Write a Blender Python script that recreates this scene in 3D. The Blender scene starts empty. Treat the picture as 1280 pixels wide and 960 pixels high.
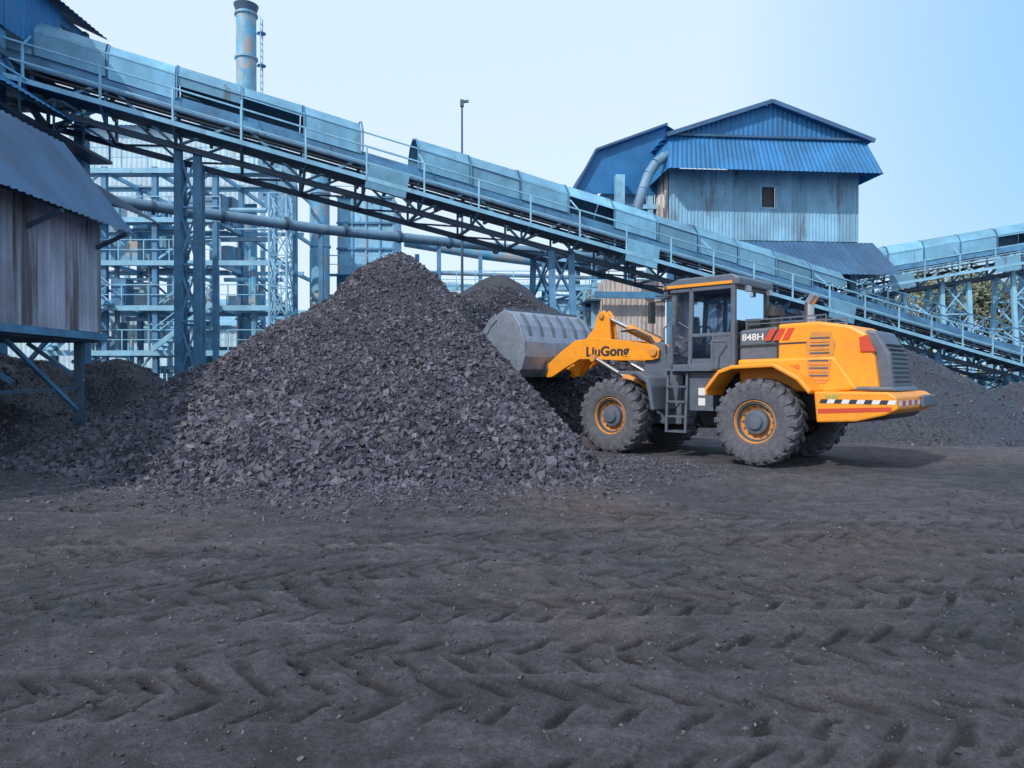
import bpy, math, random
import numpy as np
from mathutils import Vector, Matrix
random.seed(5); np.random.seed(5)
S=bpy.context.scene
S.view_settings.view_transform='Standard'; S.view_settings.look='None'; S.view_settings.exposure=0
V=Vector
# ------------------------------------------------------------------ materials
def newmat(name):
    m=bpy.data.materials.new(name); m.use_nodes=True
    nt=m.node_tree; return m,nt,nt.nodes['Principled BSDF']
def nd(nt,t,**k):
    n=nt.nodes.new(t)
    for a,b in k.items(): setattr(n,a,b)
    return n
def c4(c): return (c[0],c[1],c[2],1)
def noise(nt,vec,scale,detail=5,rough=.6,map_scale=None):
    if map_scale:
        mp=nd(nt,'ShaderNodeMapping'); mp.inputs['Scale'].default_value=map_scale
        nt.links.new(vec,mp.inputs['Vector']); vec=mp.outputs[0]
    n=nd(nt,'ShaderNodeTexNoise'); n.inputs['Scale'].default_value=scale
    n.inputs['Detail'].default_value=detail; n.inputs['Roughness'].default_value=rough
    nt.links.new(vec,n.inputs['Vector']); return n.outputs['Fac']
def ramp(nt,fac,a,b,ca=(0,0,0),cb=(1,1,1)):
    r=nd(nt,'ShaderNodeValToRGB'); r.color_ramp.elements[0].position=a; r.color_ramp.elements[1].position=b
    r.color_ramp.elements[0].color=c4(ca); r.color_ramp.elements[1].color=c4(cb)
    nt.links.new(fac,r.inputs[0]); return r.outputs[0]
def mix(nt,f,a,b,mode='MIX'):
    m=nd(nt,'ShaderNodeMixRGB',blend_type=mode)
    for i,s in ((0,f),(1,a),(2,b)):
        if isinstance(s,(int,float)): m.inputs[i].default_value=s
        elif isinstance(s,tuple): m.inputs[i].default_value=c4(s)
        else: nt.links.new(s,m.inputs[i])
    return m.outputs[0]
def bump(nt,h,strength,dist,bs):
    b=nd(nt,'ShaderNodeBump'); b.inputs['Strength'].default_value=strength; b.inputs['Distance'].default_value=dist
    nt.links.new(h,b.inputs['Height']); nt.links.new(b.outputs[0],bs.inputs['Normal'])
def paint(name,col,rough=.55,metal=0,var=.25,scale=1.2,rust=0.,rustcol=(.16,.08,.05),dirt=.3,dirtcol=(.05,.055,.065),streak=True,island=0,zs=.25):
    m,nt,bs=newmat(name); tc=nd(nt,'ShaderNodeTexCoord').outputs['Object']
    n1=noise(nt,tc,scale)
    base=ramp(nt,n1,.3,.7,tuple(x*(1-var) for x in col),tuple(min(1,x*(1+var)) for x in col))
    if dirt>0:
        n3=noise(nt,tc,scale*3.1,8,.7,(1,1,zs) if streak else None)
        base=mix(nt,mix(nt,1.,ramp(nt,n3,.45,.8),(dirt,dirt,dirt),'MULTIPLY'),base,dirtcol)
    if rust>0:
        n2=noise(nt,tc,scale*1.7,9,.72,(1.3,1.3,zs) if streak else None)
        base=mix(nt,ramp(nt,n2,.66-rust*.3,.74-rust*.25),base,rustcol)
    if island>0:
        g=nd(nt,'ShaderNodeNewGeometry')
        k=ramp(nt,g.outputs['Random Per Island'],0,1,(1-island,)*3,(1+island*.4,)*3)
        base=mix(nt,1.,base,k,'MULTIPLY')
    nt.links.new(base,bs.inputs['Base Color'])
    bs.inputs['Roughness'].default_value=rough; bs.inputs['Metallic'].default_value=metal
    nf=noise(nt,tc,scale*20,4); bump(nt,nf,.15,.01,bs)
    return m
M={}
M['hood']=paint('conveyor_cover_paint',(.19,.45,.66),var=.25,rust=.2,rustcol=(.15,.20,.25),dirt=.7,dirtcol=(.09,.23,.37),scale=.8,island=.35)
M['steel']=paint('blue_steel',(.075,.23,.41),var=.35,rust=.25,rustcol=(.08,.09,.13),dirt=.5,dirtcol=(.05,.11,.19))  # lightened and blued so the colour carries distance haze
M['steell']=paint('pale_blue_steel',(.24,.51,.71),var=.25,rust=.2,rustcol=(.18,.21,.25),dirt=.4,dirtcol=(.11,.22,.32))  # paleness includes haze painted into the steel colour
M['dark']=paint('hazed_dusty_dark_steel',(.05,.10,.165),var=.3,rust=.15,rustcol=(.08,.08,.10),dirtcol=(.05,.08,.12))  # dark tone lifted to paint haze in, over real dirt and rust
M['roofb']=paint('blue_roof_sheet',(.018,.18,.44),var=.25,rust=.08,rustcol=(.05,.13,.22),dirt=.7,dirtcol=(.02,.10,.21),scale=.5,island=.15)
M['roofd']=paint('dusty_roof_sheet',(.045,.13,.26),var=.3,rust=.15,rustcol=(.08,.09,.12),dirt=.6,dirtcol=(.05,.06,.12),scale=.5,island=.2)
M['wallb']=paint('weathered_wall_sheet',(.22,.46,.66),var=.25,rust=.34,rustcol=(.14,.19,.26),dirt=.7,dirtcol=(.10,.2,.31),scale=.55,island=.2)
M['wallw']=paint('pale_wall_sheet',(.46,.63,.74),var=.2,rust=.22,rustcol=(.32,.32,.33),dirt=.5,dirtcol=(.28,.39,.47),scale=.5)
M['wallr']=paint('rusty_wall_sheet',(.38,.42,.55),var=.25,rust=.50,rustcol=(.11,.095,.11),dirt=.6,dirtcol=(.18,.18,.24),scale=.9,island=.4,zs=.06)
M['wallc']=paint('cream_rusty_sheet',(.55,.48,.45),var=.2,rust=.38,rustcol=(.18,.13,.11),dirt=.6,dirtcol=(.14,.14,.17),scale=.7)
M['stack']=paint('chimney_paint',(.12,.41,.64),var=.25,rust=.64,rustcol=(.42,.37,.34),dirt=.4,dirtcol=(.1,.16,.2),scale=1.1,zs=.6)
M['pipe']=paint('pipe_steel',(.15,.28,.42),var=.2,rust=.3,rustcol=(.11,.11,.13),scale=.8)
M['conc']=paint('dusty_concrete',(.25,.38,.48),var=.25,rust=0,dirt=.6,scale=.8)
M['orange']=paint('loader_orange_paint',(.92,.34,.02),rough=.42,var=.08,scale=2,rust=0,dirt=.6,dirtcol=(.42,.21,.07),streak=False)
M['orange2']=paint('loader_orange_dusty',(.65,.27,.05),rough=.6,var=.12,scale=3,rust=.05,rustcol=(.2,.12,.06),dirt=.6,dirtcol=(.2,.15,.11),streak=False)
M['grey']=paint('loader_grey_paint',(.095,.12,.165),rough=.45,var=.15,scale=3,rust=0,dirt=.6,dirtcol=(.18,.20,.25),streak=False)
M['black']=paint('black_plastic',(.03,.033,.04),rough=.5,var=.1,dirt=.3,dirtcol=(.08,.08,.10),streak=False)
M['white']=paint('white_paint',(.75,.76,.78),rough=.5,var=.05,dirt=.2,streak=False)
M['red']=paint('red_paint',(.62,.07,.03),rough=.4,var=.05,dirt=.2,streak=False)
M['green']=paint('green_decal',(.1,.45,.15),rough=.4,var=.05,dirt=.1,streak=False)
M['tyre']=paint('dusty_rubber',(.085,.09,.115),rough=.85,var=.2,scale=4,dirt=.8,dirtcol=(.19,.19,.23),streak=False)
M['bucket']=paint('worn_bucket_steel',(.27,.33,.43),rough=.45,metal=.3,var=.15,scale=2,rust=.12,rustcol=(.12,.11,.12),dirt=.5,streak=False)
M['chrome']=paint('exhaust_steel',(.5,.5,.52),rough=.3,metal=.9,var=.1,dirt=.3,streak=False)
M['bark']=paint('bark',(.09,.07,.055),rough=.9,var=.3,scale=4,dirt=.3)
m,nt,bs=newmat('cab_glass'); nt.nodes.remove(bs)
tr=nd(nt,'ShaderNodeBsdfTransparent'); tr.inputs[0].default_value=(.66,.80,.9,1)
gl=nd(nt,'ShaderNodeBsdfGlossy'); gl.inputs['Roughness'].default_value=.05; gl.inputs[0].default_value=(.9,.95,1,1)
fr=nd(nt,'ShaderNodeFresnel'); fr.inputs[0].default_value=1.8
mx=nd(nt,'ShaderNodeMixShader'); nt.links.new(fr.outputs[0],mx.inputs[0]); nt.links.new(tr.outputs[0],mx.inputs[1]); nt.links.new(gl.outputs[0],mx.inputs[2])
nt.links.new(mx.outputs[0],nt.nodes['Material Output'].inputs[0]); M['glass']=m
def coal(name,a,b,island,bscale,hi=1.7):
    m,nt,bs=newmat(name); tc=nd(nt,'ShaderNodeTexCoord').outputs['Object']
    vo=nd(nt,'ShaderNodeTexVoronoi'); vo.inputs['Scale'].default_value=bscale; nt.links.new(tc,vo.inputs['Vector'])
    n=noise(nt,tc,.8,8,.7)
    base=ramp(nt,n,.3,.72,a,b)
    if island:
        g=nd(nt,'ShaderNodeNewGeometry'); k=ramp(nt,g.outputs['Random Per Island'],0,1,(.4,.4,.4),(hi,hi*.98,hi))
    else: k=ramp(nt,vo.outputs['Distance'],0,.8,(1.35,1.35,1.35),(.55,.55,.55))
    base=mix(nt,1.,base,k,'MULTIPLY'); nt.links.new(base,bs.inputs['Base Color'])
    bs.inputs['Roughness'].default_value=.55
    if not island: bump(nt,vo.outputs['Distance'],.9,.04,bs)
    return m
M['coalb']=coal('coal_fines',(.035,.038,.056),(.065,.065,.09),False,24)
M['coalr']=coal('coal_lumps',(.045,.048,.070),(.092,.091,.120),True,10)
M['coalg']=coal('coal_crumbs',(.045,.048,.062),(.085,.083,.10),True,10,1.35)
M['coald']=coal('dark_coal_fines',(.028,.032,.048),(.052,.056,.08),False,12)
# ground
m,nt,bs=newmat('coal_dust_ground'); tc=nd(nt,'ShaderNodeTexCoord').outputs['Object']
n1=noise(nt,tc,.30,8,.62); n2=noise(nt,tc,1.5,12,.8); n3=noise(nt,tc,.16,4,.5); n4=noise(nt,tc,26,8,.85); n5=noise(nt,tc,.45,6,.7,(.5,2.2,1)); n6=noise(nt,tc,90,4,.8)
base=ramp(nt,n1,.38,.64,(.046,.056,.072),(.125,.118,.145))
base=mix(nt,ramp(nt,n2,.44,.72),base,(.165,.155,.186))
base=mix(nt,mix(nt,1.,ramp(nt,n5,.50,.70),(.6,.6,.6),'MULTIPLY'),base,(.205,.190,.225))
base=mix(nt,mix(nt,1.,ramp(nt,n3,.50,.64),(.55,.55,.55),'MULTIPLY'),base,(.18,.115,.105))
base=mix(nt,1.,base,ramp(nt,n4,.34,.66,(.45,.45,.45),(1.45,1.45,1.45)),'MULTIPLY')
base=mix(nt,1.,base,ramp(nt,n6,.34,.66,(.65,.65,.65),(1.35,1.35,1.35)),'MULTIPLY')
at=nd(nt,'ShaderNodeAttribute',attribute_name='relief_tone')
base=mix(nt,1.,base,ramp(nt,at.outputs['Fac'],0,1,(.36,.36,.36),(1.5,1.5,1.5)),'MULTIPLY')  # tone follows relief: darker in tread hollows, lighter on ridges
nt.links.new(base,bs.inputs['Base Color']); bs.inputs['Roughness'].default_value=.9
add=nd(nt,'ShaderNodeMath',operation='ADD'); nt.links.new(n4,add.inputs[0]); nt.links.new(n2,add.inputs[1])
bump(nt,add.outputs[0],1.,.06,bs); M['ground']=m
m,nt,bs=newmat('foliage'); g=nd(nt,'ShaderNodeNewGeometry')
nt.links.new(ramp(nt,g.outputs['Random Per Island'],0,1,(.07,.10,.07),(.24,.26,.16)),bs.inputs['Base Color']); bs.inputs['Roughness'].default_value=.7
M['leaf']=m
# ------------------------------------------------------------------ mesh builder
class MB:
    def __init__(s): s.v=[]; s.f=[]; s.mi=[]; s.mats=[]
    def m(s,k):
        if k not in s.mats: s.mats.append(k)
        return s.mats.index(k)
    def add(s,vs,fs,k):
        o=len(s.v); s.v+= [tuple(x) for x in vs]; i=s.m(k)
        for f in fs: s.f.append(tuple(a+o for a in f)); s.mi.append(i)
    def beam(s,p,q,w,k,h=None,up=(0,0,1)):
        p=V(p);q=V(q);h=h or w; d=(q-p); 
        if d.length<1e-6: return
        d.normalize(); up=V(up)
        if abs(d.dot(up))>.98: up=V((0,1,0))
        a=d.cross(up).normalized(); b=a.cross(d).normalized(); vs=[]
        for e in (p,q):
            for i,j in ((-1,-1),(1,-1),(1,1),(-1,1)): vs.append(e+a*(i*w/2)+b*(j*h/2))
        s.add(vs,[(0,1,2,3),(7,6,5,4),(0,4,5,1),(1,5,6,2),(2,6,7,3),(3,7,4,0)],k)
    def box(s,x0,x1,y0,y1,z0,z1,k):
        vs=[(x,y,z) for z in (z0,z1) for x,y in ((x0,y0),(x1,y0),(x1,y1),(x0,y1))]
        s.add(vs,[(3,2,1,0),(4,5,6,7),(0,1,5,4),(1,2,6,5),(2,3,7,6),(3,0,4,7)],k)
    def cyl(s,p,q,r,k,n=14,r2=None,caps=True):
        p=V(p);q=V(q); r2=r if r2 is None else r2; d=(q-p).normalized(); up=V((0,0,1))
        if abs(d.dot(up))>.98: up=V((0,1,0))
        a=d.cross(up).normalized(); b=a.cross(d); vs=[]
        for e,rr in ((p,r),(q,r2)):
            for i in range(n):
                t=2*math.pi*i/n; vs.append(e+a*(math.cos(t)*rr)+b*(math.sin(t)*rr))
        fs=[(i,(i+1)%n,n+(i+1)%n,n+i) for i in range(n)]
        if caps: fs+=[tuple(range(n))[::-1],tuple(range(n,2*n))]
        s.add(vs,fs,k)
    def tube(s,pts,r,k,n=12):
        for a,b in zip(pts[:-1],pts[1:]): s.cyl(a,b,r,k,n)
    def prism(s,pr,y0,y1,k,inset=None):
        n=len(pr); vs=[(x,y0,z) for x,z in pr]+[(x,y1,z) for x,z in pr]
        s.add(vs,[tuple(range(n)),tuple(range(2*n-1,n-1,-1))]+[(i,n+i,n+(i+1)%n,(i+1)%n) for i in range(n)],k)
    def quad(s,a,b,c,d,k): s.add([a,b,c,d],[(0,1,2,3)],k)
    def corr(s,o,u,v,k,pitch=.22,dep=.035,jag=0):
        o=V(o);u=V(u);v=V(v); W=u.length; un=u.normalized(); nn=un.cross(v.normalized()).normalized()
        t=0; sh=max(pitch*3,.9)
        while t<W-1e-4:
            e=min(W,t+sh); n=max(2,int(round((e-t)/pitch*2))); vs=[]; off=random.uniform(-.5,.5)*dep*.3
            ja=random.uniform(-jag,jag)
            for j in (0,1):
                for i in range(n+1):
                    x=t+(e-t)*i/n; vs.append(o+un*x+v*j-(v.normalized()*ja if not j else V())+nn*((dep if i%2 else 0)+off))
            s.add(vs,[(i,i+1,n+2+i,n+1+i) for i in range(n)],k); t=e
    def lathe(s,pr,c,k,n=36):
        vs=[]
        for r,y in pr:
            for i in range(n):
                t=2*math.pi*i/n; vs.append((c[0]+r*math.cos(t),c[1]+y,c[2]+r*math.sin(t)))
        fs=[(j*n+i,(j+1)*n+i,(j+1)*n+(i+1)%n,j*n+(i+1)%n) for j in range(len(pr)-1) for i in range(n)]
        s.add(vs,fs,k)
    def rail(s,p,q,k,h=1.05,sp=1.4,w=.05):
        p=V(p);q=V(q);n=max(1,int((q-p).length/sp)); z=V((0,0,h))
        for i in range(n+1):
            a=p.lerp(q,i/n); s.beam(a,a+z,w,k)
        s.beam(p+z,q+z,w,k); s.beam(p+z*.52,q+z*.52,w*.8,k)
    def build(s,name,parent=None,bev=0,smooth=False):
        me=bpy.data.meshes.new(name); me.from_pydata(s.v,[],s.f)
        for k in s.mats: me.materials.append(M[k])
        me.polygons.foreach_set('material_index',s.mi)
        me.update(); ob=bpy.data.objects.new(name,me); S.collection.objects.link(ob)
        if parent: ob.parent=parent
        if bev:
            b=ob.modifiers.new('b','BEVEL'); b.width=bev; b.segments=2; b.limit_method='ANGLE'; b.angle_limit=.5
        if smooth:
            me.polygons.foreach_set('use_smooth',[True]*len(me.polygons))
            es=ob.modifiers.new('es','EDGE_SPLIT'); es.split_angle=math.radians(35)
        return ob
def empty(name,loc=(0,0,0),rz=0):
    e=bpy.data.objects.new(name,None); e.location=loc; e.rotation_euler=(0,0,rz); S.collection.objects.link(e); return e
# ------------------------------------------------------------------ noise
def h2(i,j,s): 
    t=np.sin(i*127.1+j*311.7+s*74.7)*43758.5453; return t-np.floor(t)
def vn(x,y,s=0):
    i=np.floor(x);j=np.floor(y);a=x-i;b=y-j;a=a*a*(3-2*a);b=b*b*(3-2*b)
    return (h2(i,j,s)*(1-a)+h2(i+1,j,s)*a)*(1-b)+(h2(i,j+1,s)*(1-a)+h2(i+1,j+1,s)*a)*b-.5
def fbm(x,y,o=4,s=0):
    r=0;a=1.
    for k in range(o):
        c_,s_=math.cos(.6*k+.3),math.sin(.6*k+.3); X_=(x*c_-y*s_)*2**k+.37*k; Y_=(x*s_+y*c_)*2**k+.61*k
        r=r+a*vn(X_,Y_,s+k); a*=.5
    return r
def cone(x,y,cx,cy,h,s,r0=.35): return h-s*(np.sqrt((x-cx)**2+(y-cy)**2+r0*r0)-r0)
TH=math.radians(137); DX=V((math.cos(TH),math.sin(TH))); O=V((5.31,14.07))
def loader_dist(x,y,end=4.3):
    rx=x-O.x; ry=y-O.y; t=np.clip(rx*DX.x+ry*DX.y,-3,end)
    return np.sqrt((rx-t*DX.x)**2+(ry-t*DX.y)**2)
def pile_h(x,y):
    w=fbm(x*.6,y*.6,4,3)*.4
    z=np.maximum.reduce([cone(x,y,-2.7,17.2,4.5,.70,.12),cone(x,y,-.4,21.3,4.5,.66,.5),cone(x,y,-1.0,14.9,2.4,.64),cone(x,y,-5.4,17.3,2.5,.52),cone(x,y,-1.7,19.5,3.9,.66,.6)])
    z=np.where(z<.8,.8-(.8-z)*.82,z)
    z=z+w*np.clip(z/1.5+.3,.1,.8)
    z=np.minimum(z,1.7*(loader_dist(x,y)-1.65)+w*.3)
    z=np.minimum(z,1.15*(1.5-x)+np.maximum(0,y-15.5)*1.5+w*.3)
    z=z+fbm(x*3,y*3,3,9)*.07
    return z
def lheap_h(x,y):
    w=fbm(x*.5,y*.5,4,13)*.8
    z=np.maximum.reduce([cone(x,y,-14,19,2.4,.42),cone(x,y,-11.2,21,2.1,.4),cone(x,y,-8.3,22,1.9,.36),cone(x,y,-17,16,2.2,.4)])
    return np.where(z<.8,.8-(.8-z)*.75,z)+w*.6-.1+fbm(x*3,y*3,3,5)*.06
def rheap_h(x,y):
    w=fbm(x*.6,y*.6,4,23)*.5
    z=np.maximum.reduce([cone(x,y,11,21,2.55,.66),cone(x,y,12.6,23.5,2.2,.6),cone(x,y,16.3,22.6,1.6,.5),cone(x,y,19,24,1.9,.5),cone(x,y,7.5,24,2.4,.6),cone(x,y,24,27,2.1,.5)])
    return z+w*.5+fbm(x*3,y*3,3,15)*.06
def grid(name,xs,ys,Z,mat,parent=None,attr=None):
    nx,ny=len(xs),len(ys); X,Y=np.meshgrid(xs,ys); co=np.stack([X,Y,Z],-1).reshape(-1,3)
    i=np.arange(nx-1)[None,:]+np.arange(ny-1)[:,None]*nx
    q=np.stack([i,i+1,i+nx+1,i+nx],-1).reshape(-1,4)
    me=bpy.data.meshes.new(name); me.vertices.add(len(co)); me.vertices.foreach_set('co',co.ravel().astype(np.float32))
    me.loops.add(q.size); me.loops.foreach_set('vertex_index',q.ravel().astype(np.int32))
    me.polygons.add(len(q)); me.polygons.foreach_set('loop_start',np.arange(0,q.size,4,dtype=np.int32))
    me.polygons.foreach_set('loop_total',np.full(len(q),4,dtype=np.int32))
    me.materials.append(mat); me.update(calc_edges=True); me.polygons.foreach_set('use_smooth',np.ones(len(q),dtype=bool))
    if attr is not None:
        a=me.attributes.new('relief_tone','FLOAT','POINT'); a.data.foreach_set('value',attr.ravel().astype(np.float32))
    ob=bpy.data.objects.new(name,me); S.collection.objects.link(ob)
    if parent: ob.parent=parent
    return ob
# ground
tracks=[(2.75,.05,.004,.25,.30),(3.45,-.03,.006,.25,.30),(4.25,.10,-.008,.27,.31),(5.05,.02,.010,.27,.32),(5.75,-.05,.01,.28,.3),(6.6,.06,-.006,.28,.32),(7.4,.08,-.004,.3,.32),(8.4,-.02,.01,.3,.34),(9.3,.12,.0,.3,.34),(5.0,-.35,.02,.26,.30),(6.2,.30,.0,.27,.31)]
def ground_parts(x,y):
    z=fbm(x*.3,y*.3,3,31)*.05+fbm(x*1.7,y*1.7,4,37)*.018
    f=fbm(x*8,y*8,3,41); z=z+f*.014+np.maximum(0,f-.25)*.03+vn(x*35,y*35,47)*.006
    T=np.zeros_like(z); j2=fbm(x*1.5,y*1.5,2,60)*.22+fbm(x*7,y*7,2,61)*.12; j3=fbm(x*6,y*6,3,80)
    for k,(a,b,c,hw,per) in enumerate(tracks):
        yc=a+b*x+c*x*x+.12*np.sin(x*.7+k*2); sl=np.sqrt(1+(b+2*c*x)**2); d=(y-yc)/sl
        inside=1/(1+np.exp(np.clip((np.abs(d)-hw)/.015,-60,60)))
        sgn=1 if k%2 else -1
        ph=(x*sgn*sl+np.abs(d)*.9+.25*d)/per+j2
        fr=ph-np.floor(ph)
        lug=np.where(fr<.28,np.sin(np.clip(fr/.28,0,1)*np.pi)**.6,0)*np.clip((np.abs(d)-.03)/.02,0,1)
        ridge=np.exp(-((fr-.36)/.06)**2)
        st=np.clip(.68+2.2*fbm(x*.5+k*9,y*.7,3,50+k),.08,1.2)*np.clip(1+1.2*j3,.2,1.4)
        T=T*(1-inside*.6*np.clip(st,0,1))+st*(inside*(-.004-.027*lug+.014*ridge)+.008*np.exp(-((np.abs(d)-hw-.035)/.035)**2))
    fade=np.clip((60-np.abs(y))/30,0,1)*np.clip((60-np.abs(x))/30,0,1)
    return z*fade,T*fade
def ground_h(x,y):
    a,b=ground_parts(x,y); return a+b
ys=list(np.linspace(-40,1.2,24)); y=1.25
while y<900:
    ys.append(y); y+= .013*max(.9,y/3) if y<26 else (y-20)*.06+.1
half=[];x=.008
while x<900:
    half.append(x); x+= .0175*max(1,x/3.5) if x<14 else (x-10)*.08+.1
xs=np.array([-a for a in half[::-1]]+half); ys=np.array(ys)
X,Y=np.meshgrid(xs,ys); Zg,Tg=ground_parts(X,Y)
grid('ground',xs,ys,Zg+Tg,M['ground'],attr=np.clip(.5+Tg*20+fbm(X*8,Y*8,3,41)*.45,0,1))  # attr grows with track height and fine ground relief
# angular lump
CV=np.array([(a,b,c) for a in (-1,1) for b in (-1,1) for c in (-1,1)],float)*.62
CF=np.array([(0,1,3),(0,3,2),(4,6,7),(4,7,5),(0,4,5),(0,5,1),(2,3,7),(2,7,6),(0,2,6),(0,6,4),(1,5,7),(1,7,3)])
def rocks(name,P,sz,mat,parent=None):
    N=len(P); q=np.random.normal(size=(N,4)); q/=np.linalg.norm(q,axis=1)[:,None]; w,a,b,c=q.T
    R=np.stack([1-2*(b*b+c*c),2*(a*b-c*w),2*(a*c+b*w),2*(a*b+c*w),1-2*(a*a+c*c),2*(b*c-a*w),2*(a*c-b*w),2*(b*c+a*w),1-2*(a*a+b*b)],-1).reshape(N,3,3)
    sc=np.random.uniform(.35,1.45,(N,1,3))*sz[:,None,None]
    v=(CV[None]+np.random.uniform(-.42,.42,(N,8,3)))*sc; v=np.einsum('nij,nkj->nki',R,v)+P[:,None,:]
    F=(CF[None]+np.arange(N)[:,None,None]*8).reshape(-1)
    me=bpy.data.meshes.new(name); me.vertices.add(N*8); me.vertices.foreach_set('co',v.ravel().astype(np.float32))
    me.loops.add(len(F)); me.loops.foreach_set('vertex_index',F.astype(np.int32)); n=len(F)//3
    me.polygons.add(n); me.polygons.foreach_set('loop_start',np.arange(0,len(F),3,dtype=np.int32)); me.polygons.foreach_set('loop_total',np.full(n,3,dtype=np.int32))
    me.materials.append(mat); me.update(calc_edges=True)
    me.polygons.foreach_set('use_smooth',np.zeros(n,dtype=bool))
    ob=bpy.data.objects.new(name,me); S.collection.objects.link(ob)
    if parent: ob.parent=parent
def heap(name,fn,x0,x1,y0,y1,st,N,smin,smax,mat,rmat,ymax=None):
    e=empty(name); xs=np.arange(x0,x1,st); ys=np.arange(y0,y1,st); X,Y=np.meshgrid(xs,ys); Z=fn(X,Y)
    Z=np.where(Z<-.3,-.3,Z)
    grid('heap_body',xs,ys,Z,mat,e)
    x=np.random.uniform(x0,x1,N*3); y=np.random.uniform(y0,ymax or y1,N*3); z=fn(x,y); k=z>-.2; x,y,z=x[k],y[k],z[k]; g=ground_h(x,y)
    keep=(z>g-.12)&(loader_dist(x,y)>1.5); 
    x,y,z,g=[t[keep][:N] for t in (x,y,z,g)]; z=np.maximum(z,g)
    u=np.random.uniform(0,1,len(x)); sz=smin+(smax-smin)*u**4; sz=sz*np.clip(1.25-z*.13,.6,1.3)
    rocks('coal_lumps',np.stack([x,y,z+sz*.15],-1),sz,rmat,e)
heap('coal_pile',pile_h,-10.5,4,8.8,29,.05,100000,.019,.068,M['coalb'],M['coalr'],ymax=20.5)
heap('coal_heap',lheap_h,-26,-4.5,11,30,.12,16000,.016,.05,M['coald'],M['coalr'])
heap('coal_heap.001',rheap_h,5,34,15,33,.12,5000,.02,.05,M['coald'],M['coalr'])
N=24000; y=2.2+np.random.gamma(2.2,2.2,N); x=np.random.uniform(-1,1,N)*(y*.8+1)
k=(y<22)&(loader_dist(x,y)>1.5); x=x[k];y=y[k]; u=np.random.uniform(0,1,len(x)); sz=.0022+.013*u**10+.0005*y
rocks('loose_coal_gravel',np.stack([x,y,ground_h(x,y)+sz*.15],-1),sz,M['coalg'])
N=15000; a=np.random.uniform(math.pi*.95,math.pi*2.0,N); r=5.6+np.random.gamma(2,.45,N); x=-2.4+r*np.cos(a)*.85; y=16.4+r*np.sin(a)
k=(loader_dist(x,y)>1.6); x=x[k];y=y[k]
sz=np.random.uniform(.010,.032,len(x)); rocks('loose_coal_gravel.001',np.stack([x,y,ground_h(x,y)+sz*.2],-1),sz,M['coalr'])
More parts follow.
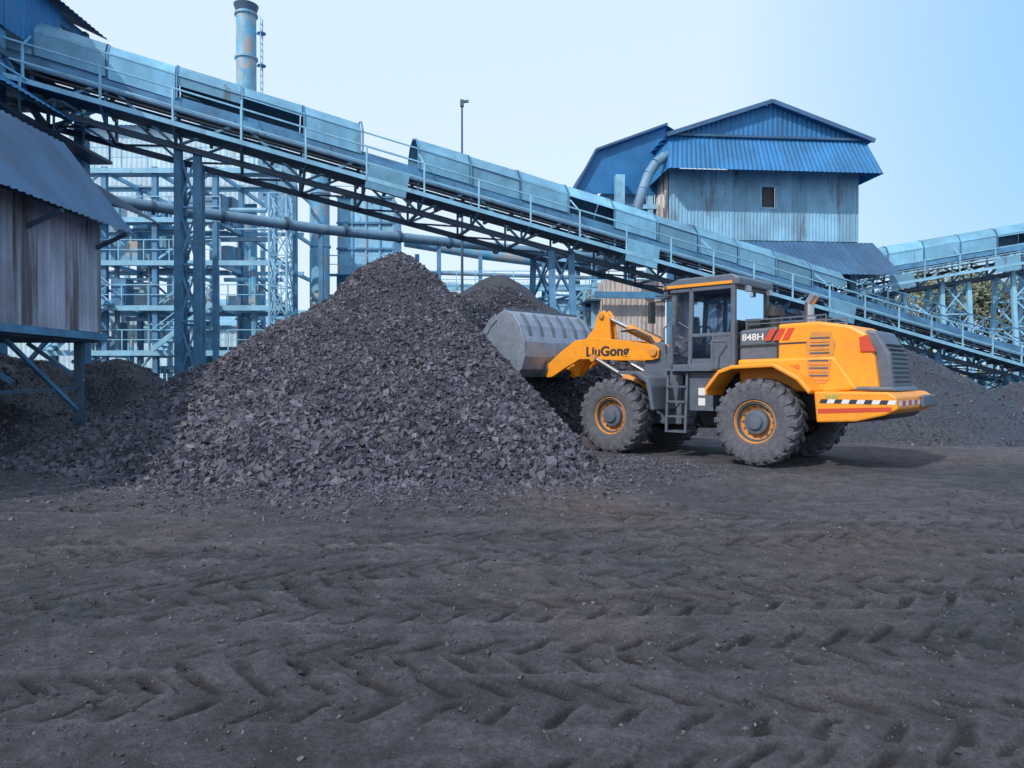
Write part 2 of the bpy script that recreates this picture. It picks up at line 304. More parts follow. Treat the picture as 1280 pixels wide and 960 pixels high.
# ------------------------------------------------------------------ conveyor
def conveyor(name,A,B,walk=True,drop=.05,w=.9,seg=1.9,hm='hood',hood_end=1e9):
    e=empty(name); A=V(A);B=V(B); D=B-A; L=D.length; d=D.normalized(); u=V((d.y,-d.x,0)).normalized()
    if u.y>0: u=-u
    v=V((0,0,1)); n=int(L/seg)
    P=lambda t,a,b: A+D*t+u*a+v*b
    t=MB()
    for s in (-w,w):
        t.beam(P(0,s,0),P(1,s,0),.14,'dark',.18); t.beam(P(0,s,1.3),P(1,s,1.3),.14,'steel',.18)
        for i in range(n):
            a,b=i/n,(i+1)/n; t.beam(P(a,s,0),P(a,s,1.3),.08,'steel')
            if i%2: t.beam(P(a,s,0),P(b,s,1.3),.075,'steell')
            else: t.beam(P(a,s,1.3),P(b,s,0),.075,'steell')
    for i in range(n+1):
        a=i/n; t.beam(P(a,-w,0),P(a,w,0),.09,'dark'); t.beam(P(a,-w,1.2),P(a,w,1.2),.09,'dark')
        if i<n: t.beam(P(a,-w,0),P((i+1)/n,w,0),.06,'dark')
    t.build('truss',e)
    b=MB(); b.beam(P(0,0,1.42),P(1,0,1.42),1.1,'dark',.05); b.beam(P(0,0,.75),P(1,0,.75),1.0,'black',.04)
    for i in range(n*2):
        a=i/(n*2); b.beam(P(a,-.6,.7),P(a,.6,.7),.1,'dark')
    for s in (-.72,.72): b.beam(P(0,s,1.5),P(1,s,1.5),.08,'steel',.2)
    b.build('belt',e)
    if walk:
        k=MB(); k.beam(P(0,w+.5,.42),P(1,w+.5,.42),.85,'dark',.05)
        k.beam(P(0,w+.94,.40),P(1,w+.94,.40),.06,'steell',.14)
        for i in range(n+1):
            a=i/n; k.beam(P(a,w,0),P(a,w+.92,.38),.07,'steel'); k.beam(P(a,w+.92,.4),P(a,w+.92,1.45),.055,'steell')
            if i%3==1: k.beam(P(a,w+.92,1.4),P(a,w+.1,2.0),.04,'steell')
            if random.random()<.12: k.beam(P(a,w+.95,.5),P(a+.7/n,w+.95,.5),.02,'hood',.8)
        for hh in (.92,1.45): k.beam(P(0,w+.92,hh),P(1,w+.92,hh),.05,'steell')
        k.tube([P(0,w+.1,1.1),P(1,w+.1,1.1)],.06,'pipe',6); k.tube([P(0,w+.15,.9),P(1,w+.15,.9)],.035,'black',6)
        k.build('walkway',e)
    h=MB(); pr=[(-.80,1.5),(-.80,2.25),(-.5,2.62),(0,2.78),(.5,2.62),(.80,2.25),(.80,1.5)]
    m_=int(L/1.9)
    for i in range(m_):
        a=(i+.012)/m_; bb=(i+.985)/m_; dz=random.uniform(-.04,.05); dy=random.uniform(-.02,.03)
        if P(bb,0,0).x>hood_end: break
        for (x0,z0),(x1,z1) in zip(pr[:-1],pr[1:]): h.beam(P(a,x0*1.02,z0+dz),P(a,x1*1.02,z1+dz),.05,'steel')
        if random.random()<drop: continue
        p_=list(pr)
        if random.random()<.2: p_[-1]=(.80,1.9)
        elif random.random()<.12: p_=p_[:-1]; p_[-1]=(.86,2.15)
        vs=[P(a,x+dy,z+dz) for x,z in p_]+[P(bb,x+dy,z+dz+random.uniform(-.02,.02)) for x,z in p_]
        q=len(p_); h.add(vs,[(j,j+1,q+j+1,q+j) for j in range(q-1)],hm)
    h.beam(P(0,.815,2.25),P(min(1,(hood_end-A.x)/D.x),.815,2.25),.04,'steell'); h.build('belt_cover',e)
    if hood_end<1e8:
        g=MB(); t0=(hood_end-A.x)/D.x
        for s in (-.85,.85):
            for hh in (1.95,2.4): g.beam(P(t0,s,hh),P(1,s,hh),.05,'steel')
            for i in range(12): 
                f=t0+(1-t0)*i/11; g.beam(P(f,s,1.4),P(f,s,2.4),.05,'steel')
        g.build('guard_rail',e)
    return P
def trestle(t,P,tt,w=.9,spread=.5,ln=1.0,k='steel',col=.28,top=0,zg=-.2):
    a,b=P(tt,-w,top),P(tt,w,top)
    dirv=(P(1,0,0)-P(0,0,0)); dirv.z=0; dirv.normalize(); dirv*=ln/2
    legs=[]
    for p,s in ((a,-1),(b,1)):
        for q in (-1,1):
            uu=(b-a).normalized(); top_=p+dirv*q; bot=V((top_.x,top_.y,zg))+uu*s*spread; legs.append((top_,bot)); t.beam(top_,bot,col,k,col*.8)
    H=a.z-zg; n=max(2,int(H/1.5))
    for l1,l2 in ((0,1),(2,3),(0,2),(1,3)):
        for i in range(n):
            f,g=i/n,(i+1)/n
            A_=legs[l1][0].lerp(legs[l1][1],f);B_=legs[l2][0].lerp(legs[l2][1],g); C_=legs[l2][0].lerp(legs[l2][1],f)
            t.beam(A_,B_,.07,k); t.beam(A_,C_,.07,k)
            t.beam(C_,legs[l1][0].lerp(legs[l1][1],g),.06,k)
A0=V((-14.2,22,9.5)); B0=V((24.4,36,1.6)); D0=B0-A0
P=conveyor('belt_conveyor',A0-D0*.05,B0+D0*.16,hood_end=15.2)
t=MB()
trestle(t,P,.122,ln=.55,spread=.1,w=.75,col=.22); trestle(t,P,.378,ln=.8,col=.24); trestle(t,P,.62,ln=.9); trestle(t,P,.75,ln=.9); trestle(t,P,.86,ln=.8)
t.build('conveyor_trestle')
P2=conveyor('belt_conveyor.001',(17.8,42.5,5.8),(48,38,10.6),walk=True,seg=1.8,drop=0)
t=MB(); 
for q in (.13,.24,.36,.5): trestle(t,P2,q,ln=1.4,k='steell',spread=.8,col=.22)
t.build('conveyor_trestle.001')
# ------------------------------------------------------------------ transfer tower (upper left)
e=empty('transfer_tower'); t=MB()
for x in (-14.3,-18,-22):
    for y in (16,20,24):
        t.box(x-.17,x+.17,y-.17,y+.17,-.2,13,'steel')
for z in (4.2,7.2,8.9,10.6,12.9):
    for x in (-14.3,-18,-22): t.beam((x,14,z),(x,24.2,z),.22,'steel',.3)
    for y in (16,20,24): t.beam((-22,y,z),(-14.1,y,z),.22,'dark',.3)
for y0,y1 in ((16,20),(20,24)):
    for z0,z1 in ((4.2,7.2),(7.2,10.6)):
        t.beam((-14.15,y0,z0),(-14.15,y1,z1),.12,'steell'); t.beam((-14.12,y0,z1),(-14.12,y1,z0),.12,'steel')
for x0,x1 in ((-22,-18),(-18,-14.3)):
    for z0,z1 in ((0,4.2),(4.2,7.2),(7.2,10.6)): t.beam((x0,24,z0),(x1,24,z1),.12,'steel'); t.beam((x0,16,z1),(x1,16,z0),.12,'steel')
t.box(-22,-14,14,24.2,10.5,10.62,'dark'); t.box(-22,-14,14,24.2,7.2,7.3,'dark')
t.rail((-13.6,14,8.9),(-13.6,24.4,8.9),'steell'); t.box(-14.3,-13.5,14,24.4,8.8,8.9,'dark')
t.build('steel_frame',e)
t=MB()
t.corr((-14.05,11,11.3),(0,11.5,0),(0,0,1.7),'roofb'); t.corr((-22,24.3,10.7),(6,0,0),(0,0,2.6),'roofb')
t.corr((-22.1,12,9.1),(0,12,0),(0,0,4),'wallb')
t.build('wall_sheets',e)
t=MB()
t.corr((-13.6,9,12.95),(0,15.3,0),(-4.6,0,2.2),'roofd'); t.corr((-22.8,9,12.95),(0,15.3,0),(4.6,0,2.2),'roofd')
t.corr((-12.7,13,9.0),(0,10.4,0),(-1.5,0,1.0),'roofb')
t.corr((-11.5,15.5,6.6),(0,8,0),(-2.7,0,1.7),'roofd')
t.build('roof',e)
# ------------------------------------------------------------------ left shed on legs
e=empty('corrugated_shed'); t=MB()
t.corr((-9.7,6,2.62),(0,11,0),(0,0,2.6),'wallr',.16,.03,.04); t.corr((-14,17.0,2.62),(4.3,0,0),(0,0,3.2),'wallr',.16,.03)
t.corr((-14,6,2.62),(0,11,0),(0,0,3.2),'wallr',.16,.03)
t.build('walls',e); t=MB()
t.corr((-8.95,5.5,4.98),(0,11.6,0),(-1.65,0,2.15),'roofd',.2,.04); t.corr((-14.8,5.5,4.9),(0,11.6,0),(4.2,0,2.25),'roofd',.2,.04)
t.build('roof',e); t=MB()
t.box(-14,-9.72,6,16.98,2.42,2.6,'dark')
for y in (7,9.4,16.8):
    for x in (-10.1,-13.8): t.box(x-.08,x+.08,y-.08,y+.08,-.3,2.42,'dark')
for y in (7,9.5,12,14.4,16.8):
    t.box(-9.9,-9.75,y-.06,y+.06,2.6,5.3,'dark')
    t.beam((-10.0,y,1.5),(-11.3,y,2.4),.08,'steel'); t.beam((-9.75,y,4.6),(-8.98,y,4.95),.08,'dark')
    t.beam((-9.9,y,5.3),(-10.6,y,7.0),.1,'dark')
for x in (-10.4,-12,-13.6): t.box(x-.08,x+.08,12.9,13.06,-.3,2.42,'dark')
t.beam((-10.1,9.4,.8),(-10.1,12,2.4),.08,'steel'); t.beam((-10.1,16.8,.8),(-10.1,14.3,2.4),.08,'steel'); t.beam((-10.1,7,1.2),(-10.1,16.8,1.35),.07,'dark')
t.beam((-9.6,6,2.55),(-9.6,17,2.55),.1,'steel',.16); t.beam((-9.72,6,5.25),(-9.72,17,5.25),.1,'dark')
t.build('steel_frame',e)
# ------------------------------------------------------------------ right tower building
e=empty('screening_tower'); pv=V((8.7,40,0)); rr=math.radians(5); Rm=Matrix.Rotation(rr,3,'Z'); e.rotation_euler=(0,0,rr); e.location=pv-Rm@pv
y0=40; y1=49; xl,xr=8.7,19.7
t=MB()
for a,b,c,d in ((xl,14.0,9.3,13.2),(14.85,xr,9.3,13.2),(14.0,14.85,9.3,11.15),(14.0,14.85,12.3,13.2)):
    t.corr((a,y0,c),(b-a,0,0),(0,0,d-c),'wallb',.2,.04)
t.corr((xl,y1,9.3),(0,y0-y1,0),(0,0,3.9),'wallc',.25,.04); t.corr((xr,y0,9.3),(0,y1-y0,0),(0,0,3.9),'wallb',.25,.04); t.corr((xr,y1,9.3),(xl-xr,0,0),(0,0,3.9),'wallb',.25,.04)  # cream left wall paints warm sunlight into the sheet colour
t.corr((5.2,41,2.5),(3.6,0,0),(0,0,4.6),'wallc',.25,.04); t.corr((9.4,41,3.),(3.6,0,0),(0,0,4.6),'wallr',.25,.04); t.corr((5.2,47,2.5),(0,-6,0),(0,0,4.6),'wallc',.25,.04)
t.corr((13,41.5,1.),(6.3,0,0),(0,0,6),'wallr',.25,.04)
t.build('walls',e)
t=MB(); t.box(13.92,14.0,y0-.06,y0+.1,11.1,12.35,'steell'); t.box(14.85,14.93,y0-.06,y0+.1,11.1,12.35,'steell'); t.box(14.0,14.85,y0-.06,y0+.1,11.07,11.15,'steell'); t.box(14.0,14.85,y0-.06,y0+.1,12.3,12.38,'steell'); t.box(14.0,14.85,y0+.15,y0+.17,11.1,12.4,'black')
t.build('window',e)
xm=14.2; ez=14.85; az=16.75; ax0,ax1=8.6,19.8; t=MB()
t.corr((xm,y0-.9,az),(0,y1-y0+1.8,0),(ax0-xm-.3,0,ez-az-.1),'roofb',.25,.04); t.corr((xm,y1+.9,az),(0,y0-y1-1.8,0),(ax1-xm+.3,0,ez-az-.1),'roofb',.25,.04)
def tri_sheet(y):
    n=40
    for i in range(n):
        xa=ax0+(ax1-ax0)*i/n; xb=ax0+(ax1-ax0)*(i+1)/n; xc=(xa+xb)/2
        zt=lambda x: az-.05-(az-ez-.03)*abs(x-xm)/((xm-ax0) if x<xm else (ax1-xm))
        t.add([(xa,y,ez),(xc,y-.05,ez),(xb,y,ez),(xb,y,zt(xb)),(xc,y-.05,zt(xc)),(xa,y,zt(xa))],[(0,1,4,5),(1,2,3,4)],'roofb')
tri_sheet(y0-.5)
t.beam((ax0-.3,y0-.95,ez-.1),(xm,y0-.95,az),.12,'roofd',.22); t.beam((ax1+.3,y0-.95,ez-.1),(xm,y0-.95,az),.12,'roofd',.22)
t.beam((ax0,y0-.7,ez),(ax1,y0-.7,ez),.14,'roofd',.12)
def skirt(a,b,c,d,n):
    a,b,c,d=map(V,(a,b,c,d))
    for i in range(n):
        f,g=i/n,(i+1)/n; m_=(f+g)/2; nn=(b-a).cross(d-a).normalized()*.05
        vs=[a.lerp(b,f),a.lerp(b,m_)+nn,a.lerp(b,g),d.lerp(c,g),d.lerp(c,m_)+nn,d.lerp(c,f)]
        t.add(vs,[(0,1,4,5),(1,2,3,4)],'roofb')
skirt((ax0-.4,y0-1.6,12.75),(ax1+.4,y0-1.6,12.75),(ax1,y0-.56,ez-.05),(ax0,y0-.56,ez-.05),46)
skirt((ax0-.4,y1+1,12.75),(ax0-.4,y0-1.6,12.75),(ax0,y0-.56,ez-.05),(ax0,y1+.5,ez-.05),40)
skirt((ax1+.4,y0-1.6,12.75),(ax1+.4,y1+1,12.75),(ax1,y1+.5,ez-.05),(ax1,y0-.56,ez-.05),40)
t.corr((12.5,37.6,7.1),(8.3,0,0),(-.2,2.4,2.15),'roofd',.25,.04)
t.corr((8.7,38.9,7.5),(3.6,0,0),(0,1.3,1.1),'roofd',.25,.04)
t.corr((3.7,42,12.3),(0,7,0),(1.3,0,2.4),'roofb',.25,.04); t.corr((5.0,42,14.7),(0,7,0),(4.2,0,1.6),'roofb',.25,.04); t.corr((9.2,49,16.3),(0,-7,0),(2.2,0,-1.2),'roofb',.25,.04)
t.add([(3.7,42.2,12.3),(5.0,42.2,14.65),(9.2,42.2,16.25),(9.2,42.2,12.3)],[(0,1,2,3)],'roofb')
t.beam((3.65,41.9,12.3),(5.0,41.9,14.75),.12,'roofd'); t.beam((5.0,41.9,14.75),(9.2,41.9,16.35),.12,'roofd')
t.build('roof',e)
t=MB()
for x in (xl+.2,12.2,15.8,xr-.2):
    for y in (y0+.3,y1-.3): t.box(x-.18,x+.18,y-.18,y+.18,-.2,13,'steel')
for x in (5,8.3):
    for y in (42.4,48): t.box(x-.16,x+.16,y-.16,y+.16,-.2,13,'steell')
for z in (3,6.2,9.2):
    t.beam((4.6,y0+.3,z),(xr,y0+.3,z),.25,'steel',.35); t.beam((xl,y0,z),(xl,y1,z),.25,'steel',.35)
for z in (11.6,10.2): t.beam((4.6,42.3,z),(9,42.3,z),.2,'steell',.25)
for a,b in ((xl+.2,12.2),(12.2,15.8),(15.8,xr-.2)): t.beam((a,y0+.3,3),(b,y0+.3,6.2),.12,'steel'); t.beam((a,y0+.3,6.2),(b,y0+.3,9.2),.12,'steel')
t.box(xl,xr,y0+.1,y1,9.1,9.25,'dark'); t.box(4.4,9,42,48,9.1,9.25,'dark'); t.rail((4.4,41.9,9.25),(8.6,41.9,9.25),'steell'); t.rail((4.4,41.9,6.2),(8.6,41.9,6.2),'steell')
t.box(4.4,8.6,41.4,47,6.0,6.1,'dark'); t.box(5.6,7.8,43,46,9.3,12.6,'steell'); t.beam((6.3,41.6,9.3),(6.3,41.6,13.2),.5,'steell')
t.build('steel_frame',e)
t=MB(); pts=[V((8.6,39.3,13.7)),V((8.2,39.2,13.6)),V((7.7,39.1,13.2)),V((7.3,39.1,12.6)),V((7.0,39.1,11.8)),V((6.7,39.2,10.8)),V((6.2,39.4,8))]; t.tube(pts,.27,'pipe'); t.build('dust_duct',e,smooth=True)
# ------------------------------------------------------------------ chimney
e=empty('chimney'); t=MB(); cx,cy=-16.55,45.; t.cyl((cx,cy,0),(cx,cy,24.6),.62,'stack',24,.6)
for z in np.arange(2.5,24.5,2.7): t.cyl((cx,cy,z),(cx,cy,z+.12),.70,'stack',24)
t.cyl((cx,cy,24.3),(cx,cy,24.75),.60,'dark',24,.75); t.build('flue',e,smooth=True)
t=MB()
for s in (-.2,.2): t.beam((cx+.95,cy+s,2),(cx+.95,cy+s,24),.05,'steell')
for z in np.arange(2,24,.4): t.beam((cx+.95,cy-.2,z),(cx+.95,cy+.2,z),.04,'steell')
for z in np.arange(3,24,2): t.beam((cx+.6,cy,z),(cx+.95,cy,z),.05,'steell'); t.cyl((cx+.95,cy,z),(cx+.95,cy,z+.05),.28,'steel',10)
t.build('ladder',e)
e=empty('chimney.001'); t=MB(); cx,cy=-10.9,41.; t.cyl((cx,cy,0),(cx,cy,13.2),.52,'stack',20)
for z in (3,6,9,12): t.cyl((cx,cy,z),(cx,cy,z+.12),.59,'stack',20)
t.build('flue',e,smooth=True)
# ------------------------------------------------------------------ dust collector
e=empty('dust_collector'); t=MB(); x0,x1=-10.1,-6.9
t.box(x0,x1,42,45,7.6,12.1,'steell')
for x in np.linspace(x0,x1,5): t.box(x-.05,x+.05,41.9,42,7.6,12.1,'stack')
for z in (7.6,9.1,10.6,12.1): t.box(x0-.1,x1+.1,41.86,42,z-.06,z+.06,'steel')
for i in range(2):
    a=x0+i*1.6; vs=[(a,42,7.6),(a+1.6,42,7.6),(a+1.6,45,7.6),(a,45,7.6),(a+.6,43.2,5.6),(a+1,43.2,5.6),(a+1,43.8,5.6),(a+.6,43.8,5.6)]
    t.add(vs,[(0,1,5,4),(1,2,6,5),(2,3,7,6),(3,0,4,7),(4,5,6,7)],'stack')
for x in (x0,x1):
    for y in (42.1,44.9): t.box(x-.12,x+.12,y-.12,y+.12,0,7.6,'steel')
t.rail((x0-.4,41.6,12.1),(x1+.4,41.6,12.1),'steell'); t.box(x0-.5,x1+.5,41.4,42,7.5,7.58,'steel'); t.rail((x0-.5,41.45,7.58),(x1+.5,41.45,7.58),'steell')
t.build('housing',e)
# ------------------------------------------------------------------ processing plant
e=empty('processing_plant'); t=MB()
t.corr((-27,44,12.2),(11.5,0,0),(0,0,4.8),'wallw',.3,.04); t.corr((-15.5,44,12.2),(0,8,0),(0,0,4.8),'wallw',.3,.04)
t.corr((-27.5,43.4,16.8),(12.4,0,0),(0,4.5,1.8),'wallw',.3,.04)
t.corr((-24,41.8,8.3),(5,0,0),(0,0,1.6),'wallb',.3,.04); t.corr((-24,41.8,3.6),(4,0,0),(0,0,2.6),'wallw',.3,.04); t.corr((-19,41.9,0),(7.,0,0),(0,0,3.4),'wallb',.3,.04)
t.build('walls',e); t=MB()
xsC=[-23.5,-20.9,-18.3,-15.2,-12.2]
for x in xsC:
    for y in (37,40.5): t.box(x-.13,x+.13,y-.13,y+.13,0,12.4,'steel')
    t.box(x-.13,x+.13,43.9,44.1,0,12.4,'steell')
for z in (3.0,5.3,7.6,9.8,12.3):
    x1_=-11.8 if z<6 or z>12 else -14.9
    t.box(-24,x1_,36.8,38.2,z-.08,z,'conc'); t.box(-24,x1_-1,40.2,41.2,z-.08,z,'conc'); t.beam((-24,36.75,z-.15),(-11.7,36.75,z-.15),.12,'steell',.25); t.beam((-24,40.5,z-.15),(-11.7,40.5,z-.15),.12,'steell',.2)
    for x in xsC: t.beam((x,36.8,z-.12),(x,44,z-.12),.12,'steell',.2)
    t.rail((-24,36.8,z),(x1_,36.8,z),'steell',1.05,1.3,.05)
for i in range(4):
    for z0,z1 in ((0,3),(3,5.3),(5.3,7.6),(7.6,9.8),(9.8,12.3)):
        if (i+int(z0))%2: t.beam((xsC[i],37,z0),(xsC[i+1],37,z1),.1,'steell')
        else: t.beam((xsC[i],40.5,z1),(xsC[i+1],40.5,z0),.1,'steel')
for (xa,za,xb,zb) in ((-23.6,3,-20.6,5.3),(-20.4,5.3,-23.2,7.6),(-23.6,7.6,-20.9,9.8),(-18,3,-15,5.3)):
    for y in (36.0,36.7): t.beam((xa,y,za),(xb,y,zb),.1,'steell',.25); t.beam((xa,y,za+1),(xb,y,zb+1),.05,'steell')
    for i in range(12):
        f=i/11; t.beam((xa+(xb-xa)*f,36.0,za+(zb-za)*f),(xa+(xb-xa)*f,36.7,za+(zb-za)*f),.25,'steell',.04)
for _ in range(34):
    x=random.uniform(-23.3,-12.5); z=random.choice((3.0,5.3,7.6,9.8)); w=random.uniform(.3,.9); h=random.uniform(.5,1.7); y=random.uniform(37.3,41)
    if z>6: x=min(x,-15.5)
    if random.random()<.5: t.cyl((x,y,z),(x,y,z+h),w*.5,random.choice(('stack','pipe','steell')))
    else: t.box(x-w/2,x+w/2,y-.4,y+.4,z,z+h,random.choice(('stack','wallw','steel','pipe')))
for _ in range(18):
    x=random.uniform(-23,-13.5); z=random.uniform(1,11); t.cyl((x,37.5,z),(min(-11.9,x+random.uniform(1.5,5)),37.5,z),random.uniform(.05,.14),random.choice(('pipe','steell')),8)
for _ in range(14):
    x=random.uniform(-23,-12.5); z=random.choice((0,3,5.3)); t.cyl((x,37.3,z),(x,37.3,z+random.uniform(2,5)),random.uniform(.05,.17),random.choice(('pipe','stack')),8)
t.build('steel_frame',e)
def lattice(name,x,y,w,h,k='steell'):
    t=MB(); n=int(h/1.4)
    c=[(x-w/2,y-w/2),(x+w/2,y-w/2),(x+w/2,y+w/2),(x-w/2,y+w/2)]
    for a in c: t.beam((*a,0),(*a,h),.09,k)
    for i in range(n):
        z0,z1=h*i/n,h*(i+1)/n
        for j in range(4):
            a,b=c[j],c[(j+1)%4]; t.beam((*a,z0),(*b,z1),.05,k); t.beam((*a,z1),(*b,z0),.05,k); t.beam((*a,z1),(*b,z1),.05,k)
    t.build(name)
lattice('lattice_tower',-11.4,35.5,.85,10.6); lattice('lattice_tower.001',-10.2,48,1.2,12.5); lattice('lattice_tower.002',24.5,50,1.6,9)
t=MB(); pts=[V((-17.5,29,8.9)),V((-9,34,8.6)),V((1.5,40,8.6)),V((5.2,41.6,8.5))]; t.tube(pts,.24,'pipe',14)
for f in np.linspace(0,1,9):
    p=pts[0].lerp(pts[2],f); t.cyl(p+V((-.05,-.03,-.1)),p+V((.07,.04,-.1)),.31,'dark',14)
for p in (pts[1],pts[1].lerp(pts[2],.5),V((-13,31.6,8.7))): t.beam((p.x,p.y,0),(p.x,p.y,p.z-.25),.2,'steel')
t.build('overhead_pipe',smooth=True)
t=MB(); t.tube([V((-6.8,46,10.4)),V((-2,46,9.6)),V((6,46,8.6))],.45,'stack',14); t.tube([V((-8,45.2,7.4)),V((6,45,7.1))],.18,'pipe',10); t.tube([V((-6.8,45,8.2)),V((6,45,7.8))],.12,'pipe',10)
for x in (-6,-2,2): t.beam((x,45.6,0),(x,45.6,9.4),.25,'steel')
t.build('overhead_pipe.001',smooth=True)
t=MB()
for x in np.arange(-6.7,9,2.2):
    for y in (43,44.6): t.beam((x,y,0),(x,y,6.9),.16,'steell')
    for z in (4.4,5.7,6.9): t.beam((x,43,z),(x,44.6,z),.12,'steell')
for z in (4.4,5.7,6.9):
    t.beam((-6.7,43,z),(8,43,z),.12,'steell',.2)
    for y in (43.3,43.8,44.3): t.tube([V((-6.7,y,z+.18)),V((8,y,z+.18))],random.uniform(.08,.15),random.choice(('pipe','stack','steell')),8)
for i,x in enumerate(np.arange(-6.7,6,2.2)): t.beam((x,42.95,6.9 if i%2 else 4.4),(x+2.2,42.95,4.4 if i%2 else 6.9),.08,'steell')
t.rail((-6.7,42.9,6.9),(8,42.9,6.9),'steell',1.05,1.1,.05)
t.build('pipe_rack')
e=empty('warehouse'); t=MB(); t.corr((-9,52,0),(19,0,0),(0,0,7.3),'wallw',.35,.05); t.corr((10,52,0),(0,14,0),(0,0,7.3),'wallw',.35,.05); t.build('walls',e)
t=MB(); t.corr((-9.5,51.3,7.2),(20,0,0),(0,7.5,2.2),'wallw',.35,.05)
for z in (3.2,5.6): t.box(-9,10,51.2,51.9,z,z+.15,'steell'); t.rail((-9,51.2,z+.15),(10,51.2,z+.15),'steell',1.05,1.6,.07)
for x in np.arange(-8.6,10,2.3): t.box(x-.13,x+.13,51,51.2,0,7.2,'steell')
for x in np.arange(-8,9,2.3):
    t.box(x-.6,x+.6,51.9,51.93,1,2.6,'dark'); t.box(x-.6,x+.6,51.9,51.93,4,5.2,'dark')
t.build('roof_and_frame',e)
e=empty('storage_shed'); t=MB(); t.corr((-70,75,0),(42,0,0),(0,0,8),'wallw',.5,.06); t.corr((-71,74,8),(44,0,0),(0,8,2.5),'wallb',.5,.06); t.build('shed_body',e)
e=empty('storage_shed.001'); t=MB(); t.corr((-30,62,0),(20,0,0),(0,0,6),'wallw',.5,.06); t.corr((-30.5,61.4,6),(21,0,0),(0,7,2),'wallb',.5,.06); t.build('shed_body',e)
e=empty('lamp_mast'); t=MB(); lx,ly=-2.25,32.5; t.cyl((lx,ly,0),(lx,ly,14.0),.08,'dark',8,.04); t.beam((lx-.05,ly,14.0),(lx+.3,ly,14.05),.1,'dark'); t.box(lx-.08,lx+.08,ly-.08,ly+.08,13.8,14.1,'dark'); t.build('mast',e)
# ------------------------------------------------------------------ trees
def tree(name,x,y,h,r):
    e=empty(name,(x,y,0)); t=MB(); t.cyl((0,0,0),(.1,.1,h*.45),.25,'bark',10,.15)
    lv=[]
    for i in range(11):
        a=random.uniform(0,6.28); b=V((.1,.1,h*random.uniform(.25,.45))); c=V((math.cos(a)*r*random.uniform(.3,.8),math.sin(a)*r*random.uniform(.3,.8),h*random.uniform(.5,.95)))
        t.cyl(b,c,.09,'bark',6,.03); lv.append(c)
        for _ in range(3): lv.append(c+V([random.uniform(-1,1)*r*.4 for _ in range(2)]+[random.uniform(-1,1)*h*.13]))
    t.build('trunk',e); t=MB()
    for c in lv:
        cr=random.uniform(.5,1.0)*r*.33
        for _ in range(100):
            d=V((random.gauss(0,1),random.gauss(0,1),random.gauss(0,.8))).normalized()*cr*random.uniform(.4,1.15); p=c+d
            a=V((random.uniform(-1,1),random.uniform(-1,1),random.uniform(-1,1))).normalized()*.16; b=a.orthogonal().normalized()*.11
            t.add([p-a,p+b,p+a,p-b],[(0,1,2,3)],'leaf')
    t.build('crown',e)
for x,y,h,r in ((33,55,10,4),(38,55,11,4.5),(44,60,10,4),(28.5,58,8,3.5),(36,62,11,4.5),(24,62,7,3.5)): tree('broadleaf_tree',x,y,h,r)
t=MB()
for i in range(9000):
    a=random.uniform(-1.0,1.0); R=random.uniform(150,175); x=math.sin(a)*R; y=math.cos(a)*R
    hh=5+3*math.sin(a*31)+2*math.sin(a*77); z=random.uniform(0,max(2,hh)); p=V((x,y,z)); q=V((random.uniform(-1,1),random.uniform(-1,1),random.uniform(-1,1))).normalized()*.9; b=q.orthogonal().normalized()*.7
    t.add([p-q,p+b,p+q,p-b],[(0,1,2,3)],'leaf')
t.build('distant_trees')
# ------------------------------------------------------------------ wheel loader
L=empty('wheel_loader',(O.x,O.y,0),TH)
def wheel(name,x,y):
    s=1 if y>0 else -1; t=MB(); c=(x,y,.79)
    pr=[(.37,-.2),(.42,-.27),(.56,-.305),(.68,-.3),(.735,-.27),(.75,-.2),(.755,0),(.75,.2),(.735,.27),(.68,.3),(.56,.305),(.42,.27),(.37,.2)]
    t.lathe(pr,c,'tyre',48); t.build(name+'_tyre',L,smooth=True)
    t=MB(); n=22
    for i in range(n):
        for sd in (-1,1):
            a0=2*math.pi*(i+(.5 if sd>0 else 0))/n
            secs=[(a0,.01*sd,.80,.745,.055),(a0+.09,.16*sd,.80,.74,.06),(a0+.15,.27*sd,.785,.72,.065),(a0+.16,.315*sd,.71,.62,.05)]
            vs=[]
            for (a,yy,ro,ri,hw) in secs:
                for r,da in ((ri,-hw/.78),(ri,hw/.78),(ro,hw/.78*.8),(ro,-hw/.78*.8)):
                    vs.append((c[0]+r*math.cos(a+da),c[1]+yy,c[2]+r*math.sin(a+da)))
            fs=[(0,1,2,3),(12,13,14,15)]
            for j in range(3):
                for q in range(4): fs.append((j*4+q,j*4+(q+1)%4,j*4+4+(q+1)%4,j*4+4+q))
            t.add(vs,fs,'tyre')
    t.build(name+'_tread',L)
    t=MB(); o=s
    t.lathe([(.40,.16*o),(.41,.235*o),(.385,.245*o),(.365,.21*o),(.34,.14*o),(.315,.1*o),(.25,.08*o),(.235,.09*o)],c,'orange2',36)
    t.lathe([(.236,.09*o),(.22,.19*o),(.15,.2*o),(.13,.25*o),(.0,.26*o)],c,'grey',36)
    t.lathe([(.36,.21*o),(.345,.215*o),(.325,.16*o)],c,'dark',36)
    for i in range(14):
        a=2*math.pi*i/14; p=V((c[0]+.285*math.cos(a),c[1]+.08*o,c[2]+.285*math.sin(a))); t.cyl(p,p+V((0,.035*o,0)),.018,'dark',6)
    t.build(name+'_rim',L,smooth=True)
for nm,x in (('rear',0),('front',3.2)):
    for sd,y in (('left',1.06),('right',-1.06)): wheel(f'{nm}_{sd}',x,y)
t=MB()
t.cyl((0,-1,.79),(0,1,.79),.17,'black'); t.cyl((3.2,-1,.79),(3.2,1,.79),.17,'black'); t.cyl((0,-.25,.79),(0,.25,.79),.33,'black'); t.cyl((3.2,-.25,.79),(3.2,.25,.79),.33,'black')
